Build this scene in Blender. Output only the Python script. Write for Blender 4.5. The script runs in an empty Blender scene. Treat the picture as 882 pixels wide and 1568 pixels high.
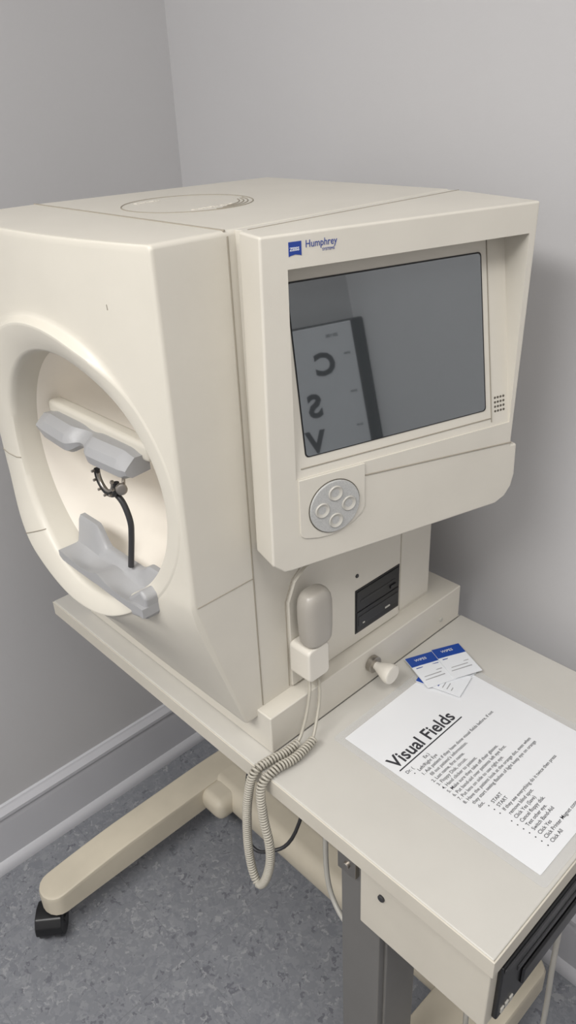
import bpy, bmesh, math, random
from mathutils import Matrix, Vector as V
random.seed(3)
scene=bpy.context.scene
scene.view_settings.view_transform='Standard'
scene.view_settings.look='None'
# ------------------------------------------------------------ helpers
def lin(c):
    o=[]
    for x in c:
        x/=255.0
        o.append(x/12.92 if x<=0.04045 else ((x+0.055)/1.055)**2.4)
    return (*o,1)
def mat(name,c,rough=0.5,metal=0.0,var=0.03,scale=14,bump=0.0,bscale=300,spec=0.5,coat=0.0):
    m=bpy.data.materials.new(name);m.use_nodes=True
    nt=m.node_tree;b=nt.nodes['Principled BSDF']
    b.inputs['Roughness'].default_value=rough;b.inputs['Metallic'].default_value=metal
    b.inputs['Specular IOR Level'].default_value=spec
    if coat: b.inputs['Coat Weight'].default_value=coat
    tc=nt.nodes.new('ShaderNodeTexCoord')
    n=nt.nodes.new('ShaderNodeTexNoise');n.inputs['Scale'].default_value=scale;n.inputs['Detail'].default_value=4
    nt.links.new(tc.outputs['Object'],n.inputs['Vector'])
    r=nt.nodes.new('ShaderNodeValToRGB')
    l=lin(c)
    r.color_ramp.elements[0].position=.3;r.color_ramp.elements[1].position=.7
    r.color_ramp.elements[0].color=(*[x*(1-var) for x in l[:3]],1)
    r.color_ramp.elements[1].color=(*[min(1,x*(1+var)) for x in l[:3]],1)
    nt.links.new(n.outputs['Fac'],r.inputs['Fac']);nt.links.new(r.outputs['Color'],b.inputs['Base Color'])
    if bump:
        n2=nt.nodes.new('ShaderNodeTexNoise');n2.inputs['Scale'].default_value=bscale
        nt.links.new(tc.outputs['Object'],n2.inputs['Vector'])
        bp=nt.nodes.new('ShaderNodeBump');bp.inputs['Strength'].default_value=bump;bp.inputs['Distance'].default_value=0.001
        nt.links.new(n2.outputs['Fac'],bp.inputs['Height']);nt.links.new(bp.outputs['Normal'],b.inputs['Normal'])
    return m
def empty(name):
    e=bpy.data.objects.new(name,None);e.empty_display_size=0.05
    scene.collection.objects.link(e);return e
def wn(o):
    w=o.modifiers.new('weighted_normal','WEIGHTED_NORMAL');w.keep_sharp=True;w.weight=80
def finish(bm,name,m,parent=None,ang=35,recalc=True,weighted=True):
    if recalc: bmesh.ops.recalc_face_normals(bm,faces=bm.faces)
    a=math.radians(ang)
    for f in bm.faces:f.smooth=True
    for e in bm.edges:
        if len(e.link_faces)==2 and e.calc_face_angle(0)>a:e.smooth=False
    me=bpy.data.meshes.new(name);bm.to_mesh(me);bm.free()
    for mm in (m if isinstance(m,(list,tuple)) else [m]): me.materials.append(mm)
    o=bpy.data.objects.new(name,me);scene.collection.objects.link(o)
    if weighted: wn(o)
    if parent:o.parent=parent
    return o
def bevel(bm,off,seg=3):
    if off>0: bmesh.ops.bevel(bm,geom=list(bm.edges),offset=off,segments=seg,profile=0.5,affect='EDGES',clamp_overlap=True)
def rbox(name,a,b,m,parent=None,bv=0.002,seg=2,M=None):
    bm=bmesh.new();bmesh.ops.create_cube(bm,size=1)
    for v in bm.verts:
        v.co=V([(a[i]+b[i])/2+v.co[i]*(b[i]-a[i]) for i in range(3)])
    bevel(bm,bv,seg)
    if M is not None: bmesh.ops.transform(bm,matrix=M,verts=bm.verts)
    return finish(bm,name,m,parent,ang=50)
def prism(name,pts,fn,h0,h1,m,parent=None,bv=0.0,seg=3):
    bm=bmesh.new()
    A=[bm.verts.new(fn(p[0],p[1],h0)) for p in pts]
    B=[bm.verts.new(fn(p[0],p[1],h1)) for p in pts]
    n=len(pts)
    bm.faces.new(A);bm.faces.new(B[::-1])
    for i in range(n): bm.faces.new((A[i],A[(i+1)%n],B[(i+1)%n],B[i]))
    bmesh.ops.recalc_face_normals(bm,faces=bm.faces)
    if bv:
        es=[e for e in bm.edges if e.calc_face_angle(0)>math.radians(30)]
        bmesh.ops.bevel(bm,geom=es,offset=bv,segments=seg,profile=0.5,affect='EDGES',clamp_overlap=True)
    return finish(bm,name,m,parent)
def rrect(x0,y0,x1,y1,r,n=6):
    o=[]
    for cx,cy,a0 in ((x1-r,y0+r,-90),(x1-r,y1-r,0),(x0+r,y1-r,90),(x0+r,y0+r,180)):
        for k in range(n+1):
            a=math.radians(a0+90*k/n);o.append((cx+r*math.cos(a),cy+r*math.sin(a)))
    return o
def circ(cx,cy,r,n=32):
    return [(cx+r*math.cos(2*math.pi*k/n),cy+r*math.sin(2*math.pi*k/n)) for k in range(n)]
def lathe(name,prof,p,axis,m,parent=None,n=32):
    ax=V(axis).normalized();t=V((0,0,1)) if abs(ax.z)<.9 else V((1,0,0))
    e1=ax.cross(t).normalized();e2=ax.cross(e1)
    bm=bmesh.new();rows=[]
    for r,h in prof:
        rows.append([bm.verts.new(V(p)+ax*h+(e1*math.cos(2*math.pi*k/n)+e2*math.sin(2*math.pi*k/n))*r) for k in range(n)])
    for i in range(len(rows)-1):
        for k in range(n): bm.faces.new((rows[i][k],rows[i][(k+1)%n],rows[i+1][(k+1)%n],rows[i+1][k]))
    bm.faces.new(rows[0]);bm.faces.new(rows[-1][::-1])
    return finish(bm,name,m,parent)
def cyl(name,p,q,r,m,parent=None,n=24,b=0.0008):
    L=(V(q)-V(p)).length
    return lathe(name,[(r-b,0),(r,b),(r,L-b),(r-b,L)],p,V(q)-V(p),m,parent,n)
def crom(pts,n=8):
    P=[V(p) for p in pts];P=[P[0]*2-P[1]]+P+[P[-1]*2-P[-2]];o=[]
    for i in range(1,len(P)-2):
        a,b,c,d=P[i-1],P[i],P[i+1],P[i+2]
        for k in range(n):
            t=k/n
            o.append(0.5*((2*b)+(c-a)*t+(2*a-5*b+4*c-d)*t*t+(3*b-a-3*c+d)*t**3))
    o.append(P[-2]);return o
def wire(name,pts,r,m,parent=None,res=2,cyc=False):
    cu=bpy.data.curves.new(name,'CURVE');cu.dimensions='3D';cu.bevel_depth=r;cu.bevel_resolution=res;cu.use_fill_caps=True
    s=cu.splines.new('POLY');s.points.add(len(pts)-1)
    for i,p in enumerate(pts): s.points[i].co=(*p,1)
    s.use_cyclic_u=cyc;s.use_smooth=True
    cu.materials.append(m)
    o=bpy.data.objects.new(name,cu);scene.collection.objects.link(o)
    if parent:o.parent=parent
    return o
def text(name,body,loc,ex,ey,size,m,parent=None,align='LEFT',bold=0.0,ext=0.0001,sx=1.0):
    cu=bpy.data.curves.new(name,'FONT');cu.body=body;cu.size=size;cu.extrude=ext;cu.align_x=align;cu.offset=bold
    cu.resolution_u=3
    cu.materials.append(m)
    o=bpy.data.objects.new(name,cu);scene.collection.objects.link(o)
    ex=V(ex).normalized();ey=V(ey).normalized();ez=ex.cross(ey)
    M=Matrix((ex*sx,ey,ez)).transposed().to_4x4();M.translation=V(loc);o.matrix_world=M
    if parent:o.parent=parent
    return o
# ------------------------------------------------------------ materials
cream=mat('cream_plastic',(208,203,192),.40,var=.02,bump=.08,bscale=900)
cream_front=mat('cream_plastic_front',(208,203,191),.40,var=.02,bump=.08,bscale=900)
seamM=mat('panel_gap',(150,143,130),.8)
gapM=mat('deep_gap',(95,90,80),.8)
bowlM=mat('bowl_white',(246,240,230),.7,var=.02)
greyP=mat('grey_plastic',(160,160,161),.4,var=.03,bump=.1,bscale=500)
lgrey=mat('light_grey_plastic',(184,181,173),.4)
clickM=mat('clicker_plastic',(165,160,152),.35)
black=mat('black_plastic',(20,20,22),.35)
darkg=mat('dark_grey_plastic',(50,50,52),.4)
slotM=mat('drive_front',(34,34,36),.4)
metal=mat('brushed_steel',(170,165,158),.28,metal=1)
column=mat('grey_painted_steel',(122,120,117),.4,metal=.3)
tabM=mat('table_laminate',(194,191,184),.38,var=.02,bump=.05,bscale=1200)
edgeM=mat('table_edge',(201,195,182),.5)
footM=mat('stand_paint',(203,194,175),.5,var=.08,scale=9)
padM=mat('speckled_keypad',(178,178,176),.45,var=.12,scale=700)
blue=mat('logo_blue',(35,62,140),.4)
ink=mat('ink',(50,50,55),.6)
paperM=mat('paper_white',(226,227,229),.35,var=.01,coat=.6)
packM=mat('packet_white',(225,227,230),.4,var=.02)
packB=mat('packet_blue',(22,66,150),.4)
cordM=mat('cord_plastic',(174,169,157),.4)
whiteM=mat('white_plastic',(216,211,201),.4)
scuffM=mat('scuff_mark',(135,128,118),.8)
def glass_mat():
    m=bpy.data.materials.new('crt_glass');m.use_nodes=True;nt=m.node_tree
    b=nt.nodes['Principled BSDF'];b.inputs['Roughness'].default_value=.05
    b.inputs['Base Color'].default_value=(.040,.045,.048,1)
    g=nt.nodes.new('ShaderNodeBsdfGlossy');g.inputs['Roughness'].default_value=.022;g.inputs['Color'].default_value=(.92,.97,1,1)
    mx=nt.nodes.new('ShaderNodeMixShader');mx.inputs[0].default_value=.23
    nt.links.new(b.outputs[0],mx.inputs[1]);nt.links.new(g.outputs[0],mx.inputs[2])
    nt.links.new(mx.outputs[0],nt.nodes['Material Output'].inputs[0]);return m
glassM=glass_mat()
def clear_mat():
    m=bpy.data.materials.new('laminate_film');m.use_nodes=True;nt=m.node_tree
    t=nt.nodes.new('ShaderNodeBsdfTransparent');g=nt.nodes.new('ShaderNodeBsdfPrincipled')
    g.inputs['Base Color'].default_value=(.8,.8,.8,1);g.inputs['Roughness'].default_value=.1
    mx=nt.nodes.new('ShaderNodeMixShader');mx.inputs[0].default_value=.22
    nt.links.new(t.outputs[0],mx.inputs[1]);nt.links.new(g.outputs[0],mx.inputs[2])
    nt.links.new(mx.outputs[0],nt.nodes['Material Output'].inputs[0]);return m
filmM=clear_mat()
def floor_mat():
    m=bpy.data.materials.new('vinyl_floor');m.use_nodes=True;nt=m.node_tree;b=nt.nodes['Principled BSDF']
    b.inputs['Roughness'].default_value=.5
    tc=nt.nodes.new('ShaderNodeTexCoord')
    nz=nt.nodes.new('ShaderNodeTexNoise');nz.inputs['Scale'].default_value=60;nz.inputs['Detail'].default_value=4
    mxv=nt.nodes.new('ShaderNodeMixRGB');mxv.inputs[0].default_value=.05
    nt.links.new(tc.outputs['Object'],nz.inputs['Vector'])
    nt.links.new(tc.outputs['Object'],mxv.inputs[1]);nt.links.new(nz.outputs['Color'],mxv.inputs[2])
    v=nt.nodes.new('ShaderNodeTexVoronoi');v.inputs['Scale'].default_value=120
    nt.links.new(mxv.outputs[0],v.inputs['Vector'])
    s=nt.nodes.new('ShaderNodeSeparateColor');nt.links.new(v.outputs['Color'],s.inputs[0])
    r=nt.nodes.new('ShaderNodeValToRGB');r.color_ramp.interpolation='CONSTANT'
    cols=[(0,(126,128,133)),(.42,(132,134,139)),(.68,(121,123,129)),(.82,(138,140,144)),(.915,(106,107,114)),(.955,(150,151,154))]
    e=r.color_ramp.elements
    e[0].position=0;e[0].color=lin(cols[0][1]);e[1].position=cols[1][0];e[1].color=lin(cols[1][1])
    for pz,c in cols[2:]:
        q=e.new(pz);q.color=lin(c)
    nt.links.new(s.outputs[0],r.inputs[0])
    br=nt.nodes.new('ShaderNodeTexBrick');br.offset=0;br.inputs['Scale'].default_value=1
    br.inputs['Brick Width'].default_value=.305;br.inputs['Row Height'].default_value=.305;br.inputs['Mortar Size'].default_value=.0006
    br.inputs['Color1'].default_value=(1,1,1,1);br.inputs['Color2'].default_value=(1,1,1,1);br.inputs['Mortar'].default_value=(.8,.8,.8,1)
    nt.links.new(tc.outputs['Object'],br.inputs['Vector'])
    mu=nt.nodes.new('ShaderNodeMixRGB');mu.blend_type='MULTIPLY';mu.inputs[0].default_value=1
    nt.links.new(r.outputs[0],mu.inputs[1]);nt.links.new(br.outputs['Color'],mu.inputs[2])
    nt.links.new(mu.outputs[0],b.inputs['Base Color'])
    return m
floorM=floor_mat()
wallM=mat('wall_paint',(190,189,190),.6,var=.012,scale=3,bump=.12,bscale=250)
trimM=mat('trim_paint',(196,196,200),.4,var=.01)
ceilM=mat('ceiling_paint',(225,224,222),.8)
# ------------------------------------------------------------ room
XL,YR,ZF,XE,YB,ZC=-1.07,.50,-.72,1.0,-2.3,1.72
rbox('floor',(XL-.1,YB-.1,ZF-.1),(XE+.1,YR+.1,ZF),floorM,bv=0)
rbox('ceiling',(XL-.1,YB-.1,ZC),(XE+.1,YR+.1,ZC+.1),ceilM,bv=0)
rbox('wall_left',(XL-.1,YB-.1,ZF),(XL,YR+.1,ZC),wallM,bv=0)
rbox('wall_back',(XL,YR,ZF),(XE+.1,YR+.1,ZC),wallM,bv=0)
rbox('wall_right',(XE,YB-.1,ZF),(XE+.1,YR,ZC),wallM,bv=0)
rbox('wall_front',(XL,YB-.1,ZF),(XE,YB,ZC),wallM,bv=0)
prof=[(0,0),(.026,0),(.026,.010),(.022,.020),(.0135,.026),(.0135,.118),(.010,.124),(.010,.134),(.015,.138),(.015,.146),(.007,.156),(.005,.162),(0,.164)]
prism('baseboard_left',prof,lambda a,b,h:V((XL+a,h,ZF+b)),YB,YR,trimM)
prism('baseboard_back',prof,lambda a,b,h:V((h,YR-a,ZF+b)),XL+.026,XE,trimM)
# ------------------------------------------------------------ table
T=empty('adjustable_table')
rbox('top_left_section',(-.876,0,-.028),(-.352,.44,-.001),tabM,T,.002)
rbox('top_right_section',(-.3505,-.001,-.027),(0,.44,0),tabM,T,.002)
rbox('edge_band_front',(-.3505,-.0025,-.027),(0.002,.0,-.0015),edgeM,T,.0008)
rbox('edge_band_front_left',(-.877,-.0015,-.028),(-.352,.0005,-.0025),edgeM,T,.0006)
rbox('edge_band_end',(0,-.001,-.027),(.0022,.44,-.0015),edgeM,T,.0008)
rbox('printer_housing',(-.178,.004,-.135),(-.003,.43,-.028),edgeM,T,.002)
rbox('printer_face',(-.004,.018,-.128),(.003,.415,-.036),black,T,.002)
rbox('printer_slot',(.002,.05,-.075),(.0045,.38,-.066),darkg,T,.001)
rbox('printer_tray',(.002,.06,-.11),(.007,.36,-.082),black,T,.003)
for i in range(3): rbox('printer_button_%d'%i,(.0025,.024+.0085*i,-.120),(.0048,.030+.0085*i,-.112),lgrey,T,.0006)
rbox('printer_bezel_top',(.0025,.02,-.044),(.005,.413,-.038),darkg,T,.001)
rbox('column_right_outer',(-.212,.008,-.64),(-.150,.022,-.032),column,T,.002)
rbox('column_right',(-.209,.018,-.64),(-.146,.080,-.032),column,T,.003)
rbox('column_bracket',(-.211,.001,-.062),(-.183,.012,-.030),metal,T,.001)
cyl('bracket_screw',(-.196,.003,-.046),(-.196,-.002,-.046),.0045,metal,T)
cyl('housing_screw',(-.145,.005,-.058),(-.145,.001,-.058),.0045,darkg,T)
rbox('column_left',(-.855,.385,-.62),(-.80,.43,-.03),column,T,.004)
FT=-.582
def foot(name,x0,x1,y0,y1):
    ym=(y0+y1)/2
    def zt(y):
        d=abs(y-ym)/((y1-y0)/2);return FT-.026*max(0,d-.35)**1.5
    ys=[y0+.03+(y1-y0-.06)*k/14 for k in range(15)]
    bm=bmesh.new()
    ring=[(x1,y) for y in ys]
    for k in range(1,9):
        a=math.pi*k/9;ring.append(((x0+x1)/2+(x1-x0)/2*math.cos(a),ys[-1]+.03*math.sin(a)))
    ring+= [(x0,y) for y in ys[::-1]]
    for k in range(1,9):
        a=math.pi*k/9;ring.append(((x0+x1)/2-(x1-x0)/2*math.cos(a),ys[0]-.03*math.sin(a)))
    cx=(x0+x1)/2
    def row(z,sc,top):
        o=[]
        for x,y in ring:
            yy=ym+(y-ym)*(1-(1-sc)*.12)
            o.append(bm.verts.new((cx+(x-cx)*sc,yy,(zt(y)-z) if top else z)))
        return o
    rows=[row(-.646,.9,False),row(-.642,1,False),row(.010,1,True),row(.003,.95,True),row(0,.82,True)]
    n=len(ring)
    for i in range(4):
        for k in range(n): bm.faces.new((rows[i][k],rows[i][(k+1)%n],rows[i+1][(k+1)%n],rows[i+1][k]))
    bm.faces.new(rows[0])
    L=rows[4];k1=15+8
    idxA=list(range(0,15));idxB=list(range(k1+14,k1-1,-1))
    for i in range(14): bm.faces.new((L[idxA[i]],L[idxA[i+1]],L[idxB[i+1]],L[idxB[i]]))
    bm.faces.new([L[k] for k in range(14,k1+1)])
    bm.faces.new([L[k] for k in range(k1+14,n)]+[L[0]])
    return finish(bm,name,footM,T)
foot('foot_left',-.882,-.812,-.168,.43)
foot('foot_right',-.205,-.085,-.175,.41)
prism('cross_beam',rrect(.235,-.650,.325,-.580,.03),lambda a,b,h:V((h,a,b)),-.82,-.18,footM,T)
rbox('beam_joint',(-.825,.20,-.640),(-.75,.38,-.585),footM,T,.02,4)
def caster(nm,x,y,ang=0.0):
    R=Matrix.Translation((x,y,0))@Matrix.Rotation(ang,4,'Z')@Matrix.Translation((-x,-y,0))
    obs=[]
    for k in (-1,1):
        obs.append(lathe(nm+'_wheel_%d'%(k+1),[(.012,-.010),(.029,-.010),(.033,-.006),(.033,.006),(.029,.010),(.012,.010)],(x+k*.015,y,ZF+.033),(1,0,0),black,T))
    obs.append(prism(nm+'_fork',[(-.037,.004),(-.034,.022),(-.022,.036),(0,.041),(.020,.036),(.033,.02),(.02,.016),(0,.022),(-.02,.012)],lambda a,b,h:V((x+h,y+a,ZF+.033+b-.004)),-.026,.026,black,T,.003,2))
    obs.append(cyl(nm+'_axle',(x-.0275,y,ZF+.033),(x+.0275,y,ZF+.033),.007,darkg,T))
    obs.append(cyl(nm+'_stem',(x,y+.008,ZF+.06),(x,y+.008,-.640),.008,metal,T))
    for o in obs: o.matrix_world=R@o.matrix_world
caster('caster_a',-.852,-.158,.9);caster('caster_b',-.847,.38);caster('caster_c',-.135,.365,.4);caster('caster_d',-.135,-.13)
wire('power_cable',crom([(-.33,.15,-.03),(-.335,.12,-.12),(-.33,.10,-.22),(-.30,.08,-.29),(-.24,.07,-.30),(-.21,.10,-.22),(-.2,.2,-.1)]),.004,lgrey,T)
wire('data_cable',crom([(-.5,.2,-.03),(-.53,.13,-.22),(-.52,.10,-.33),(-.50,.09,-.37),(-.47,.10,-.37),(-.44,.14,-.33),(-.42,.2,-.1)]),.0032,darkg,T)
wire('loose_cable',crom([(-.14,.2,-.13),(-.12,.17,-.3),(-.10,.15,-.45),(-.13,.2,-.62),(-.24,.2,-.712),(-.4,.4,-.712)]),.004,lgrey,T)
wire('floor_cable',crom([(-.05,.3,-.13),(-.03,.25,-.4),(-.02,.3,-.68),(.1,.42,-.712),(.4,.44,-.712)]),.004,lgrey,T)
# ------------------------------------------------------------ analyzer
A=empty('visual_field_analyzer')
rbox('base_tray',(-.80,.028,0.0),(-.350,.433,.060),cream,A,.002,3)
cyl('base_screw',(-.351,.385,.020),(-.3485,.385,.020),.004,lgrey,A)
x0,x1,z0,z1=-.745,-.375,.046,.640
cx,cz,Ro=-.558,.374,.178
ix,iz,rx,rz=-.541,.371,.141,.147
def smooth(t): t=max(0,min(1,t));return t*t*(3-2*t)
def base(x,z):
    if x>-.60: up=-.048-.030*(1-((x+.60)/.225)**2)
    else: up=-.078+.018*max(0,(-.66-x)/.085)**2
    if z<.257:
        t=(.257-z)/.211
        return up+(.010-up)*(t**1.05)
    return up
def ringy(x,z):
    b=base(x,max(z,.257))
    k=1-smooth((x+.50)/.085)
    lowx=smooth((.33-z)/.1)
    return b-.0010-.0102*k-.005*lowx*k
B=[];cr=.005
for (ccx,ccz,a0) in ((x1-cr,z1-cr,0),(x0+cr,z1-cr,90),(x0+cr,z0+cr,180),(x1-cr,z0+cr,270)):
    for k in range(5):
        a=math.radians(a0+90*k/4);B.append((ccx+cr*math.cos(a),ccz+cr*math.sin(a)))
full=[]
for i in range(len(B)):
    p,q=B[i],B[(i+1)%len(B)]
    full.append(p);L=math.dist(p,q)
    n=int(L/.009)
    for k in range(1,n): full.append((p[0]+(q[0]-p[0])*k/n,p[1]+(q[1]-p[1])*k/n))
N=len(full)
bm=bmesh.new();rows=[];tag=[]
th=[math.atan2(b[1]-cz,b[0]-cx) for b in full]
def addrow(pts,t=0):
    rows.append([bm.verts.new(p) for p in pts]);tag.append(t)
def inn(t,s=1): return (ix+rx*math.cos(t)*s,iz+rz*math.sin(t)*s)
for k in range(1,13):
    ph=math.pi/2*k/12
    addrow([V((inn(t,math.sin(ph))[0],-.045+.20*math.cos(ph),inn(t,math.sin(ph))[1])) for t in th],1)
def mix(t,f):
    a=inn(t);o=(cx+Ro*math.cos(t),cz+Ro*math.sin(t));return (a[0]+(o[0]-a[0])*f,a[1]+(o[1]-a[1])*f)
FD=((0.0,.019),(.04,.0125),(.14,.0085),(.5,.0035),(.84,0.0),(.93,.0004),(1.0,.0035))
def fdy(f):
    for (a,x),(b,y) in zip(FD,FD[1:]):
        if f<=b: return x+(y-x)*(f-a)/(b-a)
for f,dy in FD:
    pp=[mix(t,f) for t in th]
    addrow([V((p[0],ringy(*p)+dy*(.25+.75*(1-smooth((p[0]+.50)/.085))),p[1])) for p in pp],0)
for fr in (.02,.05,.10,.18,.28,.4,.55,.7,.85,.95,1.0):
    pts=[]
    for t,b in zip(th,full):
        o=(cx+Ro*math.cos(t),cz+Ro*math.sin(t))
        L=math.hypot(b[0]-cx,b[1]-cz);k=1-.0035/L
        ins=(cx+(b[0]-cx)*k,cz+(b[1]-cz)*k)
        x=o[0]+(ins[0]-o[0])*fr;z=o[1]+(ins[1]-o[1])*fr
        d=math.hypot(x-o[0],z-o[1]);low=smooth((.30-z)/.08)
        w=math.exp(-d/(.0018+.034*low))
        yb=base(x,z);yr=ringy(*o)+.0035*(.25+.75*(1-smooth((o[0]+.50)/.085)))
        pts.append(V((x,yb+(yr-yb)*w if yr<yb else yb,z)))
    addrow(pts,0)
def ins(b,dd):
    L=math.hypot(b[0]-cx,b[1]-cz);k=1-dd/L
    return (cx+(b[0]-cx)*k,cz+(b[1]-cz)*k)
addrow([V((ins(b,.001)[0],base(*b)+.0010,ins(b,.001)[1])) for b in full],0)
addrow([V((b[0],base(*b)+.0040,b[1])) for b in full],2)
addrow([V((b[0],.035,b[1])) for b in full],2)
def bk(b,y):
    x=b[0]
    if x<-.5: x+=.045*((y-.035)/.35)*((-.5-x)/.245)
    return V((x,y,b[1]))
addrow([bk(b,.379) for b in full],2)
addrow([bk(ins(b,.006),.385) for b in full],2)
for i in range(len(rows)-1):
    for k in range(N):
        f=bm.faces.new((rows[i][k],rows[i][(k+1)%N],rows[i+1][(k+1)%N],rows[i+1][k]))
        f.material_index=1 if tag[i+1]==1 else (0 if tag[i]==2 else 2)
ap=bm.verts.new((ix,.155,iz))
for k in range(N):
    f=bm.faces.new((ap,rows[0][(k+1)%N],rows[0][k]));f.material_index=1
bm.faces.new(rows[-1])
finish(bm,'body_shell',[cream,bowlM,cream_front],A,ang=38)
wire('seam_top',[(-.742,.035,.6400),(-.376,.035,.6400)],.0011,seamM,A)
wire('seam_side',[(-.3750,.037,.635),(-.3750,.038,.062)],.0010,seamM,A)
wire('seam_chin',[(-.3750,.037,.2565),(-.3750,-.0425,.2565)]+[(x,base(x,.257)-.0001,.2565) for x in (-.3785,-.385,-.39,-.397)],.0007,seamM,A)
wire('seam_lid',[(-.3605,.05,.6400),(-.3605,.376,.6400)],.0006,seamM,A)
wire('top_emboss_ring',[(-.568+.076*math.cos(a*math.pi/48),.138+.076*math.sin(a*math.pi/48),.6399) for a in range(96)],.0009,seamM,A,cyc=True)
for j,(rr,a0,a1) in enumerate(((.070,-10,75),(.065,0,70),(.060,10,65))):
    wire('top_emboss_arc_%d'%j,[(-.568+rr*math.cos(math.radians(a0+(a1-a0)*k/20)),.138+rr*math.sin(math.radians(a0+(a1-a0)*k/20)),.6399) for k in range(21)],.0009,seamM,A)
text('top_emboss_text_a','CAUTION',(-.620,.100,.6400),(0,1,0),(-1,0,0),.008,whiteM,A,ext=.0006)
text('top_emboss_text_b','CAUTION  INFO',(-.515,.105,.6400),(0,1,0),(-1,0,0),.008,whiteM,A,ext=.0006)
wire('scuff_b',[(-.437,-.0625,.583),(-.4365,-.0625,.578)],.0003,scuffM,A)
# hood
P0=V((-.3218,.0302,0));D=V((.2723,.9622,0));Nn=V((.9622,-.2723,0))
def HP(s,d,z): return P0+D*s-Nn*d+V((0,0,z))
prf=[(-.001,.640),(.323,.640),(.3185,.372),(.3185,.3665),(.328,.366),(.3295,.325),(.326,.309),(.317,.297),(.303,.2905),(.018,.288),(.008,.289),(-.006,.301),(-.004,.45)]
bm=bmesh.new()
def backd(s): return ((P0+D*s).x+.361)/.9622
F=[bm.verts.new(HP(s,0,z)) for s,z in prf];K=[bm.verts.new(HP(s,backd(s),z)) for s,z in prf]
n=len(prf);bm.faces.new(F);bm.faces.new(K[::-1])
for i in range(n): bm.faces.new((F[i],F[(i+1)%n],K[(i+1)%n],K[i]))
bmesh.ops.recalc_face_normals(bm,faces=bm.faces)
fs=set(F)
bmesh.ops.bevel(bm,geom=[e for e in bm.edges if e.verts[0] in fs or e.verts[1] in fs],offset=.0030,segments=3,profile=.5,affect='EDGES',clamp_overlap=True)
hood=finish(bm,'monitor_hood',cream,A,weighted=False)
def Dz(z): return .0015+(z-.395)*.172
cm=bmesh.new();vs={}
S0,S1,Z0,Z1=.026,.312,.397,.609
for si,s in enumerate((S0,S1)):
    for zi,z in enumerate((Z0,Z1)):
        vs[si,zi,0]=cm.verts.new(HP(s,-.01,z));vs[si,zi,1]=cm.verts.new(HP(s,Dz(z),z))
for q in (((0,0,0),(1,0,0),(1,1,0),(0,1,0)),((0,0,1),(1,0,1),(1,1,1),(0,1,1)),((0,0,0),(0,0,1),(0,1,1),(0,1,0)),((1,0,0),(1,0,1),(1,1,1),(1,1,0)),((0,0,0),(1,0,0),(1,0,1),(0,0,1)),((0,1,0),(1,1,0),(1,1,1),(0,1,1))):
    cm.faces.new([vs[k] for k in q])
cut=finish(cm,'cutter',cream,weighted=False)
md=hood.modifiers.new('recess','BOOLEAN');md.operation='DIFFERENCE';md.object=cut;md.solver='EXACT'
dg=bpy.context.evaluated_depsgraph_get()
me=bpy.data.meshes.new_from_object(hood.evaluated_get(dg));hood.modifiers.clear()
bm=bmesh.new();bm.from_mesh(me)
for e in bm.edges:
    if len(e.link_faces)==2 and e.calc_face_angle(0)>math.radians(35): e.smooth=False
for f in bm.faces:f.smooth=True
bm.to_mesh(me);bm.free()
hood.data=me;wn(hood)
bpy.data.objects.remove(cut)
rbox('hood_neck',(-.376,.047,.30),(-.360,.378,.6395),cream,A,.0006)
def FP(s,z,off=0): return HP(s,Dz(z)-off,z)
def slab(name,s0,s1,z0,z1,o0,o1,m,r=.004):
    return prism(name,rrect(s0,z0,s1,z1,r,4),lambda a,b,h:FP(a,b,h),o0,o1,m,A,0)
slab('screen_gap',.0405,.2785,.4172,.5898,.0,.0008,black)
slab('screen_glass',.0415,.2765,.4185,.5885,.0004,.0016,glassM)
def strip(nm,a,b):
    wire(nm,[FP(a[0],a[1],.0002),FP(b[0],b[1],.0002)],.0007,seamM,A)
strip('bezel_line',(.2865,.604),(.2865,.402));strip('bezel_line_bottom',(.034,.4065),(.2865,.4065))
for i in range(4):
    for j in range(4):
        c=FP(.2925+.0042*i,.4135+.0052*j)
        lathe('speaker_hole_%d%d'%(i,j),[(.0013,-.001),(.0015,.0004)],c,Nn,gapM,A,10)
wire('hood_groove',[HP(.109,-.0001,.381),HP(.318,-.0001,.370)],.0009,seamM,A)
pl=[(.0285,.396),(.0285,.3335),(.030,.3285),(.034,.3255),(.050,.3215),(.066,.3205),(.082,.3235),(.096,.3295),(.106,.3375),(.1095,.344),(.1095,.396)]
prism('keypad_plate',pl,lambda a,b,h:HP(a,-h,b),-.002,.0018,cream,A,.0006,2)
KC=.3555
prism('keypad_ring',circ(.0705,KC,.0318,48),lambda a,b,h:HP(a,-h,b),.001,.0024,gapM,A)
prism('keypad_disc',circ(.0705,KC,.0308,48),lambda a,b,h:HP(a,-h,b),.001,.0045,padM,A,.0012,2)
for k,(dx,dz) in enumerate(((0,.0165),(0,-.0165),(.0165,0),(-.0165,0))):
    c=HP(.0705+dx,-.0045,KC+dz)
    lathe('keypad_button_%d'%k,[(.0088,-.001),(.0088,.0008),(.0080,.0016),(.0070,.0012),(.0058,.0002),(.003,-.0003),(.0006,-.0004)],c,Nn,lgrey,A,28)
lg=[(.0275,.6325),(.0275,.620),(.0295,.6207),(.034,.6215),(.0385,.6207),(.0405,.620),(.0405,.6325)]
prism('logo_badge',lg,lambda a,b,h:HP(a,-h,b),0,.0005,blue,A)
zz=(0,0,1)
text('logo_badge_text','ZEISS',HP(.0285,-.0006,.6248),D,zz,.0042,packM,A,bold=.0001)
text('logo_text','Humphrey',HP(.0445,-.0003,.6262),D,zz,.0092,blue,A,sx=.84)
text('logo_subtext','SYSTEMS',HP(.062,-.0003,.6215),D,zz,.0034,blue,A)
def SP(y,z,h): return V((-.375+h,y,z))
prism('service_panel',[(.088,.064),(.088,.196),(.100,.222),(.120,.235),(.305,.245),(.305,.064)],lambda a,b,h:SP(a,b,h),-.002,.004,cream,A,.0010,2)
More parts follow.
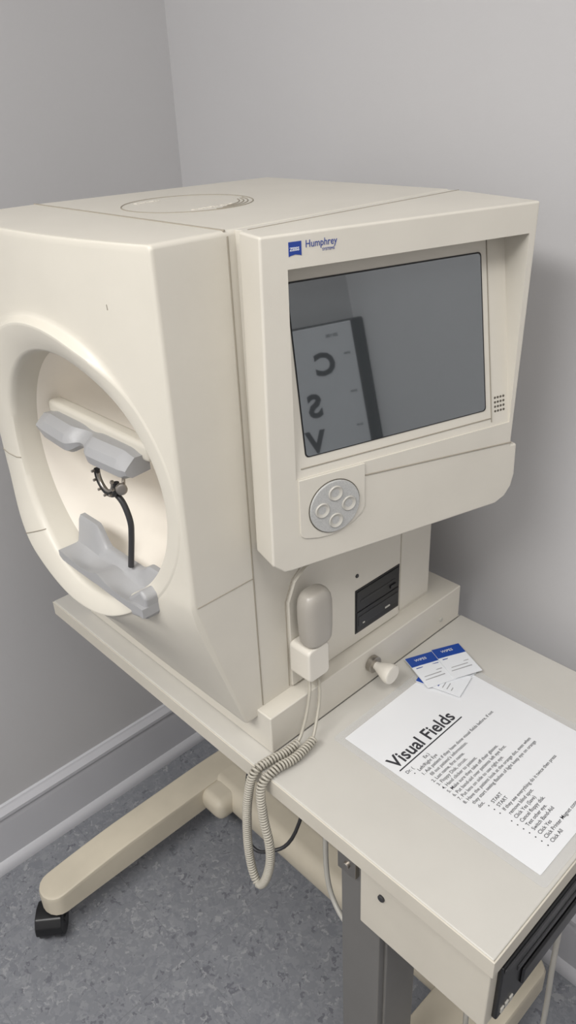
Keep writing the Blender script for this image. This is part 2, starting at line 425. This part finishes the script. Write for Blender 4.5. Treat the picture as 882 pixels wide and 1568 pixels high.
wire('panel_seam',[SP(y,z,.0002) for y,z in ((.085,.064),(.085,.198),(.098,.226),(.118,.240))],.0007,seamM,A)
rbox('side_panel',(-.378,.310,.066),(-.373,.378,.29),cream,A,.001)
# drive bay
rbox('drive_bay',(-.374,.209,.080),(-.3700,.303,.153),black,A,.0005)
rbox('drive_floppy',(-.371,.211,.117),(-.3688,.301,.150),black,A,.0008)
rbox('drive_optical',(-.371,.211,.083),(-.3688,.301,.1155),black,A,.0008)
rbox('floppy_slot',(-.369,.218,.131),(-.3683,.292,.1345),slotM,A,.0003)
rbox('floppy_button',(-.369,.281,.122),(-.3668,.293,.127),slotM,A,.0006)
rbox('optical_tray',(-.369,.214,.092),(-.3681,.298,.108),slotM,A,.0008)
rbox('optical_button',(-.3685,.270,.0935),(-.3670,.280,.0960),lgrey,A,.0004)
rbox('optical_led',(-.3685,.222,.0935),(-.3673,.226,.0955),lgrey,A,.0003)
cyl('panel_lock',(-.373,.213,.176),(-.3695,.213,.176),.003,darkg,A)
def XZ(y0): return lambda a,b,h:V((a,y0+h,b))
# forehead rest
bm=bmesh.new();n=49;rw=[]
for k in range(n):
    x=-.660+.200*k/(n-1);u=(x+.560)/.100
    notch=math.exp(-(abs(u)/.16)**2.5)
    zt=.417-.004*notch-.004*smooth((abs(u)-.8)/.2)
    zb=.385+.010*notch+.006*smooth((abs(u)-.82)/.18)
    yf=-.062+.012*notch+.006*abs(u)
    sec=[(yf+.030,zb+.002),(yf+.006,zb),(yf,zb+.004),(yf-.002,zb+(zt-zb)*.45),(yf+.002,zt-.008),(yf+.012,zt),(yf+.030,zt-.001)]
    rw.append([bm.verts.new((x,a,b)) for a,b in sec])
for k in range(n-1):
    for j in range(7): bm.faces.new((rw[k][j],rw[k][(j+1)%7],rw[k+1][(j+1)%7],rw[k+1][j]))
bm.faces.new(rw[0]);bm.faces.new(rw[-1][::-1])
finish(bm,'forehead_rest',greyP,A,ang=28)
rbox('forehead_bracket',(-.668,-.034,.404),(-.450,-.014,.426),cream_front,A,.006,3)
# chin rest
bm=bmesh.new();g=[]
nx,ny=48,14
for i in range(nx+1):
    r=[]
    for j in range(ny+1):
        u=-1+2*i/nx;v=j/ny
        x=-.520+.094*u
        y=-.083+.045*v
        z=.250
        back=smooth((v-.62)/.22)
        z+=back*(.026*smooth((-.35-u)/.25) + .014*smooth((u-.35)/.3) + .010)
        for c0 in (-.5,.5): z-=.007*math.exp(-((u-c0)/.28)**2-((v-.30)/.30)**2)
        z+=.006*math.exp(-(u/.12)**2)*(1-v)
        r.append(bm.verts.new((x,y,z)))
    g.append(r)
for i in range(nx):
    for j in range(ny): bm.faces.new((g[i][j],g[i+1][j],g[i+1][j+1],g[i][j+1]))
res=bmesh.ops.extrude_face_region(bm,geom=list(bm.faces))
for e in res['geom']:
    if isinstance(e,bmesh.types.BMVert): e.co.z=.238+(e.co.z-.25)*.1
finish(bm,'chin_rest',greyP,A,ang=40)
prism('chin_rest_support',[(-.462,.222),(-.428,.232),(-.425,.262),(-.434,.270),(-.466,.245)],XZ(-.078),0,.038,greyP,A,.004)
# lens holder
lx,ly,lz=-.514,-.052,.374
wire('lens_holder',[(lx+.020*math.cos(math.radians(a)),ly,lz+.020*math.sin(math.radians(a))) for a in range(165,372,9)],.0036,black,A,3)
wire('lens_holder_rim',[(lx+.015*math.cos(math.radians(a)),ly-.002,lz+.015*math.sin(math.radians(a))) for a in range(170,372,9)],.0020,metal,A,3)
for k,a in enumerate((168,200,235,270,305,340,368)):
    p=V((lx+.020*math.cos(math.radians(a)),ly-.003,lz+.020*math.sin(math.radians(a))))
    cyl('holder_pin_%d'%k,p,p+V((0,-.004,0)),.0016,metal,A,10,.0002)
wire('lens_arm',crom([(-.507,-.048,.356),(-.496,-.046,.345),(-.489,-.045,.325),(-.491,-.045,.305),(-.495,-.050,.262)]),.0036,darkg,A,3)
lathe('holder_knob',[(.004,0),(.0065,.001),(.0065,.006),(.004,.007)],(-.485,-.052,.371),(1,-.4,.1),metal,A,16)
wire('holder_rod',[(-.485,-.048,.373),(-.484,-.046,.392)],.002,metal,A)
for k,a in enumerate((186,224)):
    t=math.radians(a);pts=[]
    for f in (.04,.14,.3,.5,.7,.84,.93):
        m_=mix(t,f);pts.append((m_[0],ringy(*m_)+fdy(f)-.0002,m_[1]))
    wire('ring_seam_%d'%k,pts,.0007,seamM,A)
lathe('adjust_knob_collar',[(.0105,0),(.0125,.002),(.0125,.009),(.0105,.010)],(-.350,.219,.036),(1,0,0),metal,A,32)
lathe('adjust_knob',[(.006,.0),(.006,.012),(.0085,.018),(.0135,.030),(.0148,.036),(.0140,.040),(.011,.0415)],(-.350,.219,.036),(1,0,0),whiteM,A,32)
prism('clicker_holder_cup',rrect(.084,.090,.121,.140,.007,5),lambda a,b,h:V((-.371+h,a,b)),0,.036,whiteM,A,.003)
prism('clicker_holder_wing',rrect(.112,.108,.140,.168,.007,5),lambda a,b,h:V((-.371+h,a,b)),0,.0045,whiteM,A,.001)
# ------------------------------------------------------------ clicker
K_=empty('patient_response_clicker')
bm=bmesh.new();rws=[]
secs=[(.1405,.55,.7),(.142,.80,.85),(.146,.90,.95),(.16,.96,1),(.18,1,1),(.198,1,1),(.208,.92,.95),(.215,.75,.8),(.219,.45,.5)]
for z,sy,sx in secs:
    off=(z-.128)*-.02
    rws.append([bm.verts.new((-.346+off+sx*.0155*abs(math.cos(t))**.7*(1 if math.cos(t)>0 else -1),.1085+sy*.0235*abs(math.sin(t))**.7*(1 if math.sin(t)>0 else -1),z)) for t in [2*math.pi*k/32 for k in range(32)]])
for i in range(len(rws)-1):
    for k in range(32): bm.faces.new((rws[i][k],rws[i][(k+1)%32],rws[i+1][(k+1)%32],rws[i+1][k]))
bm.faces.new(rws[0]);bm.faces.new(rws[-1][::-1])
finish(bm,'handset',clickM,K_,ang=60)
wire('plain_cord',crom([(-.350,.098,.0875),(-.342,.090,.070),(-.338,.080,.045),(-.334,.066,.022),(-.332,.056,.013)]),.0022,cordM,K_)
wire('plain_cord_return',crom([(-.350,.110,.0875),(-.342,.108,.070),(-.336,.100,.045),(-.326,.082,.022),(-.321,.072,.014)]),.0022,cordM,K_)
path=crom([(-.332,.056,.012),(-.334,.035,.009),(-.339,.010,.009),(-.343,-.011,.002),(-.350,-.018,-.04),(-.357,-.018,-.09),(-.360,-.018,-.14),(-.355,-.019,-.185),(-.342,-.020,-.205),(-.328,-.019,-.185),(-.316,-.018,-.14),(-.314,-.018,-.10),(-.322,-.018,-.055),(-.326,-.014,-.006),(-.322,.008,.010),(-.318,.035,.010),(-.319,.060,.012),(-.321,.074,.014)],24)
Ls=[0]
for i in range(1,len(path)): Ls.append(Ls[-1]+(path[i]-path[i-1]).length)
tot=Ls[-1];pitch=.0043;spt=10;cnt=int(tot/pitch*spt);hel=[];j=0
nrm=V((1,0,.3)).normalized()
for i in range(cnt):
    s=tot*i/cnt
    while j<len(Ls)-2 and Ls[j+1]<s: j+=1
    f=(s-Ls[j])/max(1e-9,Ls[j+1]-Ls[j]);p=path[j].lerp(path[j+1],f);t=(path[j+1]-path[j]).normalized()
    nrm=(nrm-t*nrm.dot(t)).normalized();bn=t.cross(nrm);a=2*math.pi*i/spt
    hel.append(p+(nrm*math.cos(a)+bn*math.sin(a))*.0048)
wire('coiled_cord',hel,.0017,cordM,K_,1)
# ------------------------------------------------------------ instruction sheet
I=empty('laminated_instruction_sheet')
prism('laminate_film',rrect(-.313,.101,-.004,.343,.006),lambda a,b,h:V((a,b,h)),.0004,.0008,filmM,I)
prism('paper',rrect(-.301,.112,-.016,.331,.001,2),lambda a,b,h:V((a,b,h)),.0009,.0013,paperM,I)
ey=(-1,0,0);exx=(0,1,0);zp=.0014
text('title','Visual Fields',(-.2195,.119,zp),exx,ey,.0268,ink,I,bold=.00045,sx=.95)
rbox('title_underline',(-.2155,.119,zp-.0001),(-.2138,.250,zp+.0001),ink,I,0)
lines=[(0.122,'Dr. (            Ex.)'),(.128,'•   Left/Right Eye'),(.134,'1. Ask patient if they have done visual fields before, if not'),(.141,'fill out patient’s information.'),(.134,'2. Last name, first name.'),(.134,'3. Floppy Disk, circuit.'),(.134,'4. Hand clicker to patient.'),(.134,'5. Make sure they take off their glasses.'),(.134,'6. Put band-aid over patients left eye first.'),(.134,'7. Put lens on side to use right eye.'),(.134,'8. Have the patient look at the orange dot, even when'),(.141,'they start seeing flashes of light keep eye on orange'),(.141,'dot.'),(.150,'•   START'),(.150,'•   START'),(.150,'•   If they see everything do it twice then press'),(.158,'remove blind spot.'),(.150,'•   Click Yes (Save)'),(.150,'•   Cancel floppy disk.'),(.150,'•   Test other eye.'),(.150,'•   Switch Band-Aid'),(.150,'•   Click Yes'),(.150,'•   Click Printer Magnet connect'),(.150,'•   Click All')]
for i,(y,t) in enumerate(lines):
    text('line_%02d'%i,t,(-.2045+.0077*i,y,zp),exx,ey,.0066,ink,I,ext=.00005,bold=.00006)
# ------------------------------------------------------------ wipe packets
W_=empty('alcohol_wipe_packets')
def packet(nm,c,ang,z,w=.046,h=.066):
    ca,sa=math.cos(ang),math.sin(ang)
    def fn(a,b,hh):
        wv=.0012*math.sin(a*90+ang*7)*math.sin(b*70)
        return V((c[0]+(-b)*ca-(a)*sa*1.0,c[1]+(a)*ca-(b)*sa,z+hh+max(0,wv)))
    prism(nm+'_foil',[(-w/2,-h/2),(w/2,-h/2),(w/2,h/2),(-w/2,h/2)],fn,0,.0012,packM,W_)
    prism(nm+'_blue_band',[(-w/2,h/2-.021),(w/2,h/2-.021),(w/2,h/2),(-w/2,h/2)],fn,.0012,.0015,packB,W_)
    for k in range(5):
        ww=w*random.uniform(.5,.8)
        prism(nm+'_print_%d'%k,[(-w/2+.005,h/2-.026-.0065*k),(-w/2+.005+ww,h/2-.026-.0065*k),(-w/2+.005+ww,h/2-.0245-.0065*k),(-w/2+.005,h/2-.0245-.0065*k)],fn,.0012,.0015,blue if k<2 else greyP,W_)
    ex=V((-sa,ca,0));eyv=V((-ca,-sa,0))
    text(nm+'_label','WIPES',fn(-.012,h/2-.012,.0017),ex,eyv,.007,packM,W_)
packet('packet_d',(-.285,.316),math.radians(-4),.0015)
packet('packet_c',(-.275,.292),math.radians(14),.0030)
packet('packet_a',(-.301,.294),math.radians(-22),.0048)
packet('packet_b',(-.284,.334),math.radians(-24),.0065)
# ------------------------------------------------------------ eye chart light box on the wall opposite the screen
E=empty('eye_chart_lightbox')
rbox('cabinet',(.905,.17,.02),(1.0,.4985,.588),darkg,E,.004)
rbox('chart_face',(.898,.18,.05),(.935,.464,.582),packM,E,.002)
def letter(t,y,z,s): text('letter_'+t,t,(.8975,y,z-s*.36),(0,-1,0),(0,0,1),s,ink,E,align='CENTER',bold=.0032)
letter('C',.377,.487,.078);letter('S',.330,.385,.082);letter('V',.316,.292,.078);letter('H',.265,.487,.078)
text('label_top','20/100',(.8975,.425,.55),(0,-1,0),(0,0,1),.012,ink,E)
for k,z in enumerate((.50,.40,.31)): text('row_label_%d'%k,'20/%d'%(80-20*k),(.8975,.450,z),(0,-1,0),(0,0,1),.008,ink,E)
# ------------------------------------------------------------ lights
Lf=empty('ceiling_light')
rbox('light_frame',(-.75,-1.65,ZC-.012),(.45,-1.05,ZC-.001),ceilM,Lf,.002)
def area(name,loc,sx,sy,e,col,rot=(0,0,0)):
    l=bpy.data.lights.new(name,'AREA');l.shape='RECTANGLE';l.size=sx;l.size_y=sy;l.energy=e;l.color=col
    o=bpy.data.objects.new(name,l);scene.collection.objects.link(o);o.location=loc;o.rotation_euler=rot;o.parent=Lf;return o
area('light_panel',(-.15,-1.35,ZC-.015),1.15,.55,42,(1,.985,.96))
L2=empty('fill_light')  # added out-of-view fill panel: softens shadows, lifts back wall and table top
rbox('fill_light_frame',(.30,-.75,ZC-.012),(.95,-.10,ZC-.001),ceilM,L2,.002)
o2=area('fill_light_panel',(.62,-.42,ZC-.015),.6,.6,12,(1,.985,.96));o2.parent=L2
w=bpy.data.worlds.new('World');scene.world=w;w.use_nodes=True
w.node_tree.nodes['Background'].inputs[0].default_value=(.5,.52,.55,1);w.node_tree.nodes['Background'].inputs[1].default_value=.15
# ------------------------------------------------------------ camera
az,pt,ro=0.83169,0.50507,-0.04628
fw=V((-math.sin(az)*math.cos(pt),math.cos(az)*math.cos(pt),-math.sin(pt)))
r=fw.cross(V((0,0,1))).normalized();u=r.cross(fw)
r2=r*math.cos(ro)+u*math.sin(ro);u2=-r*math.sin(ro)+u*math.cos(ro)
cam=bpy.data.cameras.new('camera');co=bpy.data.objects.new('camera',cam);scene.collection.objects.link(co)
cam.sensor_fit='VERTICAL';cam.sensor_height=36;cam.lens=26.934;cam.clip_start=.01
M=Matrix((r2,u2,-fw)).transposed().to_4x4();M.translation=V((.202,-.429,.752));co.matrix_world=M
scene.camera=co
